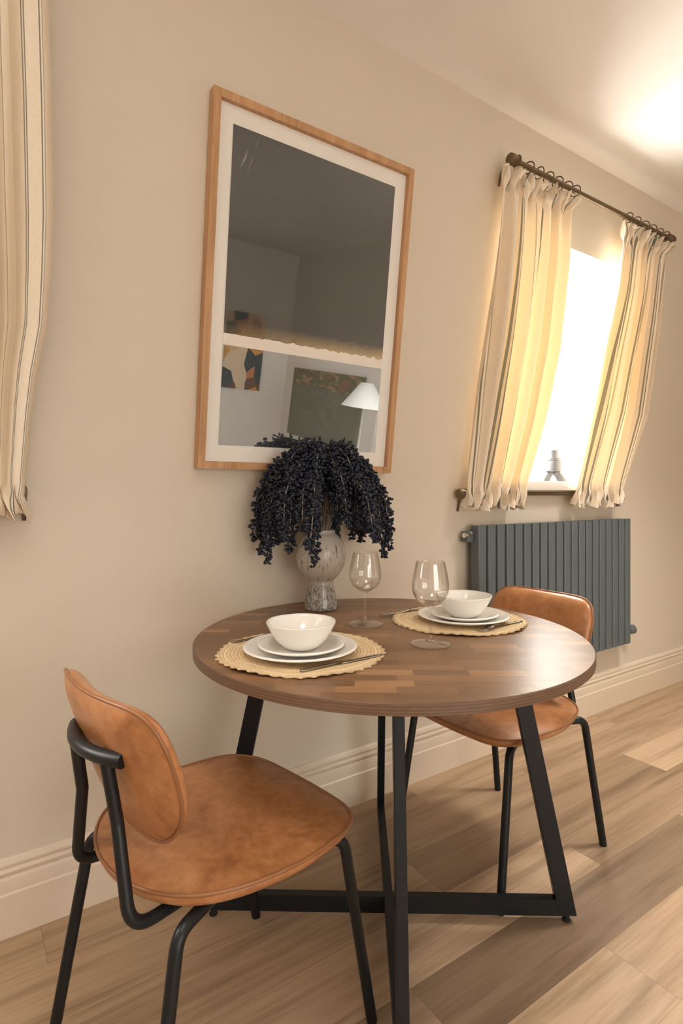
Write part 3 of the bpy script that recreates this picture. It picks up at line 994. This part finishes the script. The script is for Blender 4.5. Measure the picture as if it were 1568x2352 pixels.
# ================================================================ CHAIRS (local: +x forward, +y left)
def make_chair():
    root = empty('dining_chair', (0, 0, 0))
    # seat
    half = [(0.237, 0.0), (0.235, 0.08), (0.229, 0.14), (0.213, 0.180), (0.183, 0.208), (0.135, 0.225), (0.045, 0.235), (-0.04, 0.226), (-0.105, 0.206),
            (-0.152, 0.177), (-0.183, 0.140), (-0.206, 0.095), (-0.219, 0.045), (-0.222, 0.0)]
    loop = [(a_, b_, 0) for a_, b_ in half] + [(a_, -b_, 0) for a_, b_ in half[-2:0:-1]]
    lp3 = [Vector((a_, b_, 0)) for a_, b_, _ in loop]
    sm = catmull(lp3[-2:] + lp3 + lp3[:3], 6)[12:-12]
    out = rounded_outline([(p.x, p.y, 0.001) for p in sm[:-1]], 1)
    def seat_surf(a_, b_, w):
        z = 0.444 + 0.006 * (b_ / 0.22) ** 2 * (0.4 - a_ / 0.5) - 0.006 * max(0.0, (a_ - 0.12) / 0.1) ** 2
        return Vector((a_, b_, z + w))
    bm = bmesh.new()
    cushion(bm, out, seat_surf, lambda r: 0.014 * (1 - r ** 2.5) - 0.010 * (1 - r ** 2) ** 2, lambda r: -0.036 * (1 - r ** 14) ** 0.5)
    seat = link_mesh('seat', bm, M['leather'], root)
    bm = bmesh.new()
    tube(bm, [seat_surf(p.x * 1.002, p.y * 1.002, 0.0) for p in out], 0.0034, 8, closed=True)
    link_mesh('piping', bm, M['piping'], seat)
    # backrest: outline in (lateral, height)
    half = [(0.0, 0.499), (0.065, 0.502), (0.108, 0.513), (0.141, 0.535), (0.167, 0.563), (0.184, 0.595), (0.193, 0.635), (0.196, 0.680), (0.192, 0.720), (0.178, 0.750), (0.148, 0.766), (0.09, 0.769), (0.0, 0.768)]
    lp3 = [Vector((a_, b_, 0)) for a_, b_ in half] + [Vector((-a_, b_, 0)) for a_, b_ in half[-2:0:-1]]
    sm = catmull(lp3[-2:] + lp3 + lp3[:3], 6)[12:-12]
    out = rounded_outline([(p.x, p.y, 0.001) for p in sm[:-1]], 1)
    def back_surf(l, z, w):
        x = -0.180 - (z - 0.59) * 0.33 - 0.036 * (1 - (l / 0.2) ** 2)
        return Vector((x + 0.014 + w, l, z))
    bm = bmesh.new()
    cushion(bm, out, back_surf, lambda r: 0.034 * (1 - r ** 7) ** 0.5, lambda r: -0.018 * (1 - r ** 5) ** 0.7)
    back = link_mesh('backrest', bm, M['leather'], root)
    bm = bmesh.new()
    tube(bm, [back_surf(p.x * 1.002, 0.64 + (p.y - 0.64) * 1.003, -0.002) for p in out], 0.0034, 8, closed=True)
    link_mesh('piping', bm, M['piping'], back)
    # tubes
    R = 0.0115
    for sg in (-1, 1):
        tube_obj('back_support', fillet([(0.02, sg * 0.10, 0.404), (-0.232, sg * 0.118, 0.398), (-0.236, sg * 0.078, 0.560), (-0.252, sg * 0.071, 0.668)], [0, 0.042, 0.03, 0]), R * 0.95, M['black'], root)
        tube_obj('leg', fillet([(-0.05, sg * 0.13, 0.404), (-0.182, sg * 0.182, 0.404), (-0.250, sg * 0.2056, 0.0)], 0.035), R, M['black'], root)
        tube_obj('leg', fillet([(0.05, sg * 0.13, 0.404), (0.186, sg * 0.186, 0.404), (0.250, sg * 0.2056, 0.0)], 0.035), R, M['black'], root)
    bar = [(-0.266 + 0.028 * (k / 10) ** 2, 0.104 * k / 10, 0.672) for k in range(-10, 11)]
    tube_obj('crossbar', bar, 0.0125, M['black'], root)
    for l in (-0.13, 0.13):
        tube_obj('seat_frame', [(-0.06, l, 0.406), (0.06, l, 0.406)], R * 0.9, M['black'], root)
    bm = bmesh.new()
    box(bm, (-0.02, -0.14, 0.405), (0.02, 0.14, 0.419))
    link_mesh('seat_plate', bm, M['black'], root, smooth=False)
    return root

def copy_tree(o, parent=None):
    c = o.copy()
    col.objects.link(c)
    c.parent = parent
    for ch in list(o.children):
        copy_tree(ch, c)
    return c

ch1 = make_chair()
ch2 = copy_tree(ch1)
ch1.location = (0.445, 1.110, 0); ch1.rotation_euler = (0, 0, math.radians(10))
ch2.location = (1.435, 1.213, 0); ch2.rotation_euler = (0, 0, math.radians(181.4))
tag(ch1, 'tan leather chair in front of the table, its back turned to us', 'chair', 'tan leather dining chairs')
tag(ch2, 'tan leather chair tucked under the table, in front of the radiator', 'chair', 'tan leather dining chairs')

# ================================================================ PLACE SETTINGS
def placemat(name, label, x, y, z, R, seed, lifts):
    rnd = random.Random(seed)
    N, K = 240, 26
    bm = bmesh.new()
    def hgt(r, a):
        h = 0.0
        for a0, wd, amp in lifts:
            d = (a - a0 + PI) % (2 * PI) - PI
            h += amp * math.exp(-(d / wd) ** 2) * max(0.0, (r / R - 0.62) / 0.38) ** 2
        return h
    def surf(r, a, top):
        rr = r
        if r > R * 0.93:
            k = (r - R * 0.93) / (R * 0.07)
            rr = r + 0.0035 * k * math.sin(44 * a) + 0.0018 * k * math.sin(9 * a + seed)
        t_ = 0.0036 if r < R * 0.93 else 0.0036 + 0.0014 * math.sin(PI * min(1, (r - R * 0.93) / (R * 0.07)))
        return Vector((rr * math.cos(a), rr * math.sin(a), hgt(r, a) + (t_ if top else 0.0)))
    rows = {True: [], False: []}
    rr = [R * k / K for k in range(1, K + 1)]
    for top in (True, False):
        for r in rr:
            rows[top].append([bm.verts.new(surf(r, 2 * PI * k / N, top)) for k in range(N)])
        c = bm.verts.new((0, 0, 0.0036 if top else 0.0))
        for k in range(N):
            bm.faces.new((c, rows[top][0][k], rows[top][0][(k + 1) % N]))
        for a_, b_ in zip(rows[top], rows[top][1:]):
            for k in range(N):
                bm.faces.new((a_[k], b_[k], b_[(k + 1) % N], a_[(k + 1) % N]))
    for k in range(N):
        bm.faces.new((rows[True][-1][k], rows[False][-1][k], rows[False][-1][(k + 1) % N], rows[True][-1][(k + 1) % N]))
    o = link_mesh(name, bm, M['straw'], loc=(x, y, z))
    return tag(o, label, 'placemat', 'woven straw placemats')

MZ = TZ + 0.0004
P1 = (0.663, 1.135)
P2 = (1.200, 1.162)
fa = math.atan2(-0.826, -0.564)              # direction towards the camera
placemat('placemat', 'round straw placemat with scalloped rim before the nearer chair', P1[0], P1[1], MZ, 0.190, 1, ((fa - 0.55, 0.3, 0.007), (fa + 0.35, 0.25, 0.003)))
placemat('placemat', 'round straw placemat before the chair tucked under the table', P2[0], P2[1], MZ, 0.188, 2, ((fa - 0.2, 0.35, 0.004), (fa + 0.9, 0.3, 0.005)))

def plate(r, h):
    """plate profile: coupe with a low lip"""
    return [(0, 0.0), (r * 0.56, 0.0), (r * 0.60, 0.0012), (r * 0.80, h * 0.42), (r * 0.955, h * 0.86), (r * 0.995, h), (r * 0.985, h + 0.0025), (r * 0.94, h * 0.86 + 0.005),
            (r * 0.80, h * 0.42 + 0.0055), (r * 0.62, 0.006), (r * 0.55, 0.0052), (0, 0.0052)]

def bowl_mesh(r, h, seed):
    bm = bmesh.new()
    prof = [(0, 0.0), (r * 0.42, 0.0), (r * 0.46, 0.0015), (r * 0.54, 0.0055), (r * 0.66, 0.0145), (r * 0.77, 0.0255), (r * 0.88, h * 0.66), (r * 0.965, h * 0.88), (r * 0.995, h - 0.002), (r * 0.997, h),
            (r * 0.965, h + 0.0008), (r * 0.93, h * 0.89), (r * 0.845, h * 0.67), (r * 0.73, 0.0285), (r * 0.61, 0.0175), (r * 0.45, 0.009), (r * 0.25, 0.0065), (0, 0.006)]
    lathe(bm, prof, 72)
    for v in bm.verts:                       # hand-thrown: softly faceted outline
        a = math.atan2(v.co.y, v.co.x)
        k = 1 + 0.012 * math.cos(6 * a + seed) * (v.co.z / h)
        v.co.x *= k; v.co.y *= k
    return bm

def setting(cx, cy, seed, where):
    z = MZ + 0.0038
    bm = bmesh.new(); lathe(bm, plate(0.1305, 0.0165), 96)
    tag(link_mesh('dinner_plate', bm, M['ceramic'], loc=(cx, cy, z)), 'large white plate lying flat on the straw mat ' + where, 'plate', 'white dinner plates')
    bm = bmesh.new(); lathe(bm, plate(0.0985, 0.0145), 96)
    tag(link_mesh('side_plate', bm, M['ceramic'], loc=(cx + 0.002, cy - 0.001, z + 0.0062)), 'smaller white plate between bowl and large plate ' + where, 'plate', 'white side plates')
    bm = bowl_mesh(0.0795, 0.060, seed)
    tag(link_mesh('bowl', bm, M['ceramic'], loc=(cx + 0.001, cy - 0.002, z + 0.0062 + 0.0060)), 'white bowl stacked on two plates ' + where, 'bowl', 'white bowls')
setting(0.652, 1.120, 0.4, 'at the nearer chair')
setting(1.203, 1.145, 1.9, 'at the far chair')

def flat_strip(bm, stations, thick):
    """stations: (x, z, half width) along the piece; closed flat bar"""
    top, bot = [], []
    for x, z, h in stations:
        top.append((bm.verts.new((x, -h, z + thick)), bm.verts.new((x, 0, z + thick * 1.3)), bm.verts.new((x, h, z + thick))))
        bot.append((bm.verts.new((x, -h * 0.9, z)), bm.verts.new((x, 0, z - 0.0)), bm.verts.new((x, h * 0.9, z))))
    for a_, b_ in zip(top, top[1:]):
        for k in range(2):
            bm.faces.new((a_[k], a_[k + 1], b_[k + 1], b_[k]))
    for a_, b_ in zip(bot, bot[1:]):
        for k in range(2):
            bm.faces.new((a_[k], b_[k], b_[k + 1], a_[k + 1]))
    for k in range(len(stations) - 1):
        bm.faces.new((top[k][0], top[k + 1][0], bot[k + 1][0], bot[k][0]))
        bm.faces.new((top[k][2], bot[k][2], bot[k + 1][2], top[k + 1][2]))
    for e in (0, -1):
        t_, b_ = top[e], bot[e]
        for k in range(2):
            bm.faces.new((t_[k], b_[k], b_[k + 1], t_[k + 1]))

def knife(label, loc, rz):
    root = empty('table_knife', loc, rz)
    tag(root, label, 'knife', 'steel cutlery')
    bm = bmesh.new()
    flat_strip(bm, [(-0.005, 0.001, 0.006), (0.03, 0.0008, 0.0072), (0.07, 0.0008, 0.0075), (0.098, 0.0008, 0.0062), (0.112, 0.0012, 0.002)], 0.0014)
    link_mesh('blade', bm, M['steel'], root)
    bm = bmesh.new()
    flat_strip(bm, [(-0.103, 0.0, 0.0035), (-0.10, 0.0, 0.0058), (-0.08, 0.0, 0.0066), (-0.03, 0.0004, 0.0046), (-0.004, 0.0006, 0.0042)], 0.0042)
    link_mesh('handle', bm, M['steel'], root)

def fork(label, loc, rz):
    root = empty('table_fork', loc, rz)
    tag(root, label, 'fork', 'steel cutlery')
    bm = bmesh.new()
    flat_strip(bm, [(-0.100, 0.001, 0.003), (-0.096, 0.001, 0.0066), (-0.07, 0.001, 0.0068), (-0.02, 0.003, 0.0038), (0.012, 0.007, 0.003), (0.028, 0.0105, 0.0034)], 0.0022)
    link_mesh('handle', bm, M['steel'], root)
    bm = bmesh.new()
    flat_strip(bm, [(0.027, 0.0104, 0.0034), (0.036, 0.0105, 0.0088), (0.047, 0.0085, 0.0112), (0.056, 0.0062, 0.0116)], 0.0018)
    hd = link_mesh('head', bm, M['steel'], root)
    for k in range(4):
        bm = bmesh.new()
        y = -0.0092 + k * 0.00613
        for sgn in (0,):
            tube(bm, [(0.054, y, 0.0074), (0.070, y * 1.0, 0.0040), (0.085, y * 0.98, 0.0026), (0.100, y * 0.95, 0.0046)], lambda q_: 0.0017 - 0.0008 * q_, 8)
        link_mesh('tine', bm, M['steel'], hd)
CZ = MZ + 0.0040
knife('steel knife lying on the near edge of the nearer straw mat', (0.684, 0.998, CZ), math.radians(0.5))
fork('fork half hidden behind the plates at the nearer chair', (0.655, 1.290, CZ), math.radians(4))
fork('fork in the open on the far chair\'s straw mat, tines toward us', (1.222, 1.026, CZ), math.radians(180 + 6))
knife('knife half hidden behind the plates on the far mat', (1.150, 1.318, CZ), math.radians(180 - 4))

# ================================================================ GLASSES
def wine_glass(label, loc):
    t_ = 0.0011
    outer = [(0.0, 0.0), (0.044, 0.0), (0.0475, 0.0012), (0.0470, 0.0026), (0.030, 0.0050), (0.012, 0.0085), (0.0055, 0.016), (0.0040, 0.030), (0.0036, 0.060), (0.0042, 0.080), (0.0075, 0.089), (0.020, 0.097),
             (0.034, 0.108), (0.0425, 0.124), (0.0447, 0.139), (0.0430, 0.158), (0.0385, 0.181), (0.0345, 0.2005)]
    inner = [(0.0334, 0.2005), (0.0373, 0.181), (0.0418, 0.158), (0.0435, 0.139), (0.0412, 0.125), (0.0328, 0.1100), (0.019, 0.0995), (0.008, 0.0945), (0.0, 0.0935)]
    def smooth(prof):
        return [(max(0.0, p.x), p.z) for p in catmull([(r, 0, z) for r, z in prof], 4)]
    bm = bmesh.new()
    so = smooth(outer[2:])
    prof = [(0, 0), (0.044, 0.0)] + so + [(0.0340, 0.2011)] + smooth(inner)
    prof[-1] = (0.0, inner[-1][1])
    lathe(bm, prof, 64)
    bmesh.ops.remove_doubles(bm, verts=bm.verts, dist=1e-6)
    o = link_mesh('wine_glass', bm, M['glass'], loc=loc)
    return tag(o, label, 'glass', 'clear wine glasses')
wine_glass('empty wine glass beside the vase, farther from us', (0.950, 1.273, MZ))
wine_glass('empty wine glass nearest us, in front of the far bowl', (0.955, 1.016, MZ))

# ================================================================ VASE AND FLOWERS
VX, VY = 0.9625, 1.524
bm = bmesh.new()
vo = [(0.0, 0.0), (0.050, 0.0), (0.0535, 0.003), (0.0525, 0.015), (0.046, 0.050), (0.0395, 0.080), (0.0385, 0.088), (0.043, 0.094), (0.058, 0.108), (0.072, 0.130), (0.0795, 0.158), (0.078, 0.186), (0.070, 0.210), (0.058, 0.230), (0.047, 0.240), (0.046, 0.250)]
vi = [(0.0435, 0.250), (0.0445, 0.241), (0.055, 0.228), (0.067, 0.209), (0.0745, 0.186), (0.076, 0.158), (0.069, 0.132), (0.056, 0.112), (0.040, 0.1), (0.0, 0.096)]
so = [(p.x, p.z) for p in catmull([(r, 0, z) for r, z in vo[2:]], 4)]
si = [(max(0, p.x), p.z) for p in catmull([(r, 0, z) for r, z in vi], 4)]
si[-1] = (0.0, 0.096)
lathe(bm, [(0, 0), (0.050, 0.0)] + so + si, 64)
vase = link_mesh('vase', bm, M['vase'], loc=(VX, VY, MZ))
tag(vase, 'round-bowled mottled glass vase on a flared foot, near the wall', 'vase')

def bud_template(kind):
    bm = bmesh.new()
    bmesh.ops.create_icosphere(bm, subdivisions=1, radius=1.0)
    vs = [v.co.copy() for v in bm.verts]
    fs = [[v.index for v in f.verts] for f in bm.faces]
    bm.free()
    return vs, fs
BV, BF = bud_template(0)

def sprig(az, r_end, z_end, z_top, seed):
    rnd = random.Random(seed)
    start = Vector((VX + 0.018 * math.cos(az), VY + 0.018 * math.sin(az), MZ + 0.10))
    d = Vector((math.cos(az), math.sin(az), 0))
    side = Vector((-math.sin(az), math.cos(az), 0))
    bend = rnd.uniform(-0.03, 0.03)
    base = Vector((VX, VY, 0))
    mouth = base + d * 0.028 + Vector((0, 0, MZ + 0.25))
    pts = [start, mouth,
           base + d * r_end * 0.42 + side * bend * 0.4 + Vector((0, 0, z_top - 0.02)),
           base + d * r_end * 0.68 + side * bend * 0.8 + Vector((0, 0, z_top - 0.012)),
           base + d * r_end * 0.92 + side * bend + Vector((0, 0, z_top - (z_top - z_end) * 0.33)),
           base + d * r_end * 1.0 + side * bend * 1.2 + Vector((0, 0, z_top - (z_top - z_end) * 0.68)),
           base + d * r_end * 1.02 + side * bend * 1.5 + Vector((0, 0, z_end))]
    path = catmull(pts, 12)
    def clampw(p):                            # keep in front of the leaning wall and the picture
        lim = 1.655 - max(0.0, p.z - ZK) * math.tan(TILT) - 0.058
        if p.y > lim:
            p.y = lim + (p.y - lim) * 0.06
        return p
    path = [clampw(p) for p in path]
    root = empty('flower_sprig', tuple(start))
    tag(root, 'drooping near-black flower sprig arching out of the mottled vase', 'flower', 'dark flower sprigs in the vase')
    bm = bmesh.new()
    tube(bm, [p - start for p in path], 0.0016, 6)
    link_mesh('stem', bm, M['pale_stem'], root)
    verts, faces = [], []
    n = len(path)
    i0 = int(n * 0.27)
    L = 0.0
    acc = 0.0
    for i in range(i0, n - 1):
        a_, b_ = path[i], path[i + 1]
        seg = (b_ - a_).length
        acc += seg
        t = (b_ - a_).normalized()
        up = Vector((0, 0, 1)) if abs(t.z) < 0.9 else Vector((1, 0, 0))
        u = t.cross(up).normalized(); w = t.cross(u)
        f = (i - i0) / (n - 1 - i0)
        rad = 0.0215 * min(1.0, 0.45 + 2.5 * f) * (1.0 if f < 0.8 else 1.0 - 0.55 * (f - 0.8) / 0.2)
        cnt = max(1, int(seg / 0.0018 + rnd.random()))
        for c in range(cnt):
            th = rnd.uniform(0, 2 * PI)
            rr = rad * rnd.uniform(0.18, 1.0)
            dirv = (u * math.cos(th) + w * math.sin(th))
            ctr = a_.lerp(b_, rnd.random()) + dirv * rr
            ax = (dirv * rnd.uniform(0.4, 1.0) + t * rnd.uniform(-0.3, 0.9) + Vector((rnd.uniform(-.3, .3), rnd.uniform(-.3, .3), rnd.uniform(-.3, .3)))).normalized()
            q = Vector((0, 0, 1)).rotation_difference(ax)
            ln = rnd.uniform(0.0065, 0.0100)
            wd = rnd.uniform(0.0042, 0.0058)
            th2 = wd * rnd.uniform(0.55, 1.0)
            k0 = len(verts)
            for v in BV:
                p = q @ Vector((v.x * wd, v.y * th2, v.z * ln))
                verts.append(tuple(ctr + p - start))
            faces += [[k0 + j for j in fc] for fc in BF]
    me = bpy.data.meshes.new('blossoms')
    me.from_pydata(verts, [], faces)
    me.materials.append(M['navy'])
    me.polygons.foreach_set('use_smooth', [True] * len(me.polygons))
    o = bpy.data.objects.new('blossoms', me)
    col.objects.link(o)
    o.parent = root
    return root

rndf = random.Random(5)
NS = 66
for k in range(NS):
    ring = k % 4
    az = 2 * PI * (k * 0.618034) + rndf.uniform(-0.15, 0.15)
    r_end = (0.085, 0.145, 0.190, 0.222)[ring] * rndf.uniform(0.9, 1.08)
    z_top = (1.262, 1.245, 1.215, 1.180)[ring] + rndf.uniform(-0.022, 0.008)
    z_end = (1.045, 0.985, 0.955, 0.945)[ring] + rndf.uniform(-0.06, 0.07)
    sprig(az, r_end, z_end, z_top, 100 + k)

# ================================================================ WHAT THE PICTURE GLASS REFLECTS
bm = bmesh.new()
box(bm, (-0.2, 0.0, -0.365), (0.2, 0.03, 0.365))
o = link_mesh('wall_painting', bm, M['painting'], smooth=False, loc=(2.36, -2.129, 1.59))
tag(o, 'unframed abstract canvas in orange and dark green, mirrored in the picture glass', 'painting')
bm = bmesh.new()
box(bm, (-0.03, -0.6, -0.33), (0.0, 0.6, 0.33))
o = link_mesh('wall_panel', bm, M['board'], smooth=False, loc=(2.859, -1.31, 1.18))
tag(o, 'olive wall panel with a brown mottled top band, mirrored in the picture glass', 'panel')
lamp = empty('floor_lamp', (2.62, -0.36, 0))
tag(lamp, 'floor lamp with a white conical shade, mirrored in the picture glass', 'lamp')
bm = bmesh.new()
lathe(bm, [(0, 0), (0.13, 0), (0.13, 0.015), (0.02, 0.025), (0, 0.025)], 32)
link_mesh('base', bm, M['black'], lamp, angle=math.radians(40))
tube_obj('pole', [(0, 0, 0.02), (0, 0, 1.42)], 0.007, M['shade'], lamp)
bm = bmesh.new()
lathe(bm, [(0.178, 1.282), (0.048, 1.470), (0.045, 1.470), (0.175, 1.282), (0.178, 1.282)], 40)
link_mesh('lamp_shade', bm, M['shade'], lamp)

# ================================================================ LIGHT
w = bpy.data.worlds.new('bright_overcast')
sc.world = w
w.use_nodes = True
nt = w.node_tree
nt.nodes.clear()
out = nt.nodes.new('ShaderNodeOutputWorld')
bg = nt.nodes.new('ShaderNodeBackground')
tc = nt.nodes.new('ShaderNodeTexCoord')
sx = nt.nodes.new('ShaderNodeSeparateXYZ')
rp = nt.nodes.new('ShaderNodeValToRGB')
mp = nt.nodes.new('ShaderNodeMapRange')
nt.links.new(tc.outputs['Generated'], sx.inputs[0])
nt.links.new(sx.outputs[2], mp.inputs[0])
mp.inputs[1].default_value = -1; mp.inputs[2].default_value = 1
nt.links.new(mp.outputs[0], rp.inputs[0])
rp.color_ramp.elements[0].position = 0.46
rp.color_ramp.elements[0].color = (0.86, 0.83, 0.78, 1)
rp.color_ramp.elements[1].position = 0.54
rp.color_ramp.elements[1].color = (1.0, 0.97, 0.91, 1)
nt.links.new(rp.outputs[0], bg.inputs[0])
# hazy sun side beyond the window wall (+y) brighter than the sky behind the house
br = nt.nodes.new('ShaderNodeMapRange')
br.interpolation_type = 'SMOOTHSTEP'
nt.links.new(sx.outputs[1], br.inputs[0])
br.inputs[1].default_value = -0.15; br.inputs[2].default_value = 0.35
br.inputs[3].default_value = 5.0; br.inputs[4].default_value = 50.0
nt.links.new(br.outputs[0], bg.inputs[1])
nt.links.new(bg.outputs[0], out.inputs[0])

def area(name, loc, rot, sx_, sy_, power, color, portal=False):
    l = bpy.data.lights.new(name, 'AREA')
    l.shape = 'RECTANGLE'
    l.size, l.size_y = sx_, sy_
    l.energy = power
    l.color = color
    if portal:
        l.cycles.is_portal = True
    o = bpy.data.objects.new(name, l)
    col.objects.link(o)
    o.location = loc
    o.rotation_euler = rot
    return o
for x0, x1 in ((1.86, 2.82), (-1.40, -0.50)):
    area('daylight_portal', ((x0 + x1) / 2, Y_WIN + 0.09, (z_lo + z_hi) / 2), (-PI / 2, 0, 0), x1 - x0 + 0.04, z_hi - z_lo + 0.04, 1.0, (1, 1, 1), True)
area('daylight_portal', ((GX0 + GX1) / 2, -2.26, (GZ0 + GZ1) / 2), (PI / 2, 0, 0), 2 * hw + 0.04, hh + 0.04, 1.0, (1, 1, 1), True)

# soft fill spots added out of frame to brighten floor and seats; no fixtures
def fill_spot(x, y, power, cone=105):
    l = bpy.data.lights.new('fill_spot', 'SPOT')
    l.energy = power
    l.color = (1.0, 0.94, 0.85)
    l.spot_size = math.radians(cone)
    l.spot_blend = 1.0
    l.shadow_soft_size = 0.22
    o = bpy.data.objects.new('fill_spot', l)
    col.objects.link(o)
    o.location = (x, y, ZC - 0.24)
for x, y, p in ((2.45, 0.55, 185.0), (0.15, 0.55, 40.0)):
    fill_spot(x, y, p)

# ================================================================ CAMERA
cd = bpy.data.cameras.new('camera')
cam = bpy.data.objects.new('camera', cd)
col.objects.link(cam)
cam.location = (0, 0, CAM_H)
cam.rotation_euler = (PI / 2, 0, -0.59938)
cd.sensor_fit = 'AUTO'
cd.sensor_width = 36.0
cd.lens = 1305.9 / 2352 * 36.0
cd.shift_y = -(1176 - 1131.09) / 2352
cd.clip_start = 0.02
sc.camera = cam

sc.view_settings.view_transform = 'Standard'
sc.view_settings.look = 'None'
sc.view_settings.gamma = 1.0
sc.view_settings.use_curve_mapping = False
sc.view_settings.exposure = 0.03
sc.cycles.use_denoising = True
sc.cycles.use_adaptive_sampling = False
sc.cycles.max_bounces = 14
sc.cycles.diffuse_bounces = 8
sc.cycles.glossy_bounces = 6
sc.cycles.transmission_bounces = 12
sc.cycles.transparent_max_bounces = 16
sc.cycles.sample_clamp_indirect = 8.0
sc.cycles.blur_glossy = 0.5
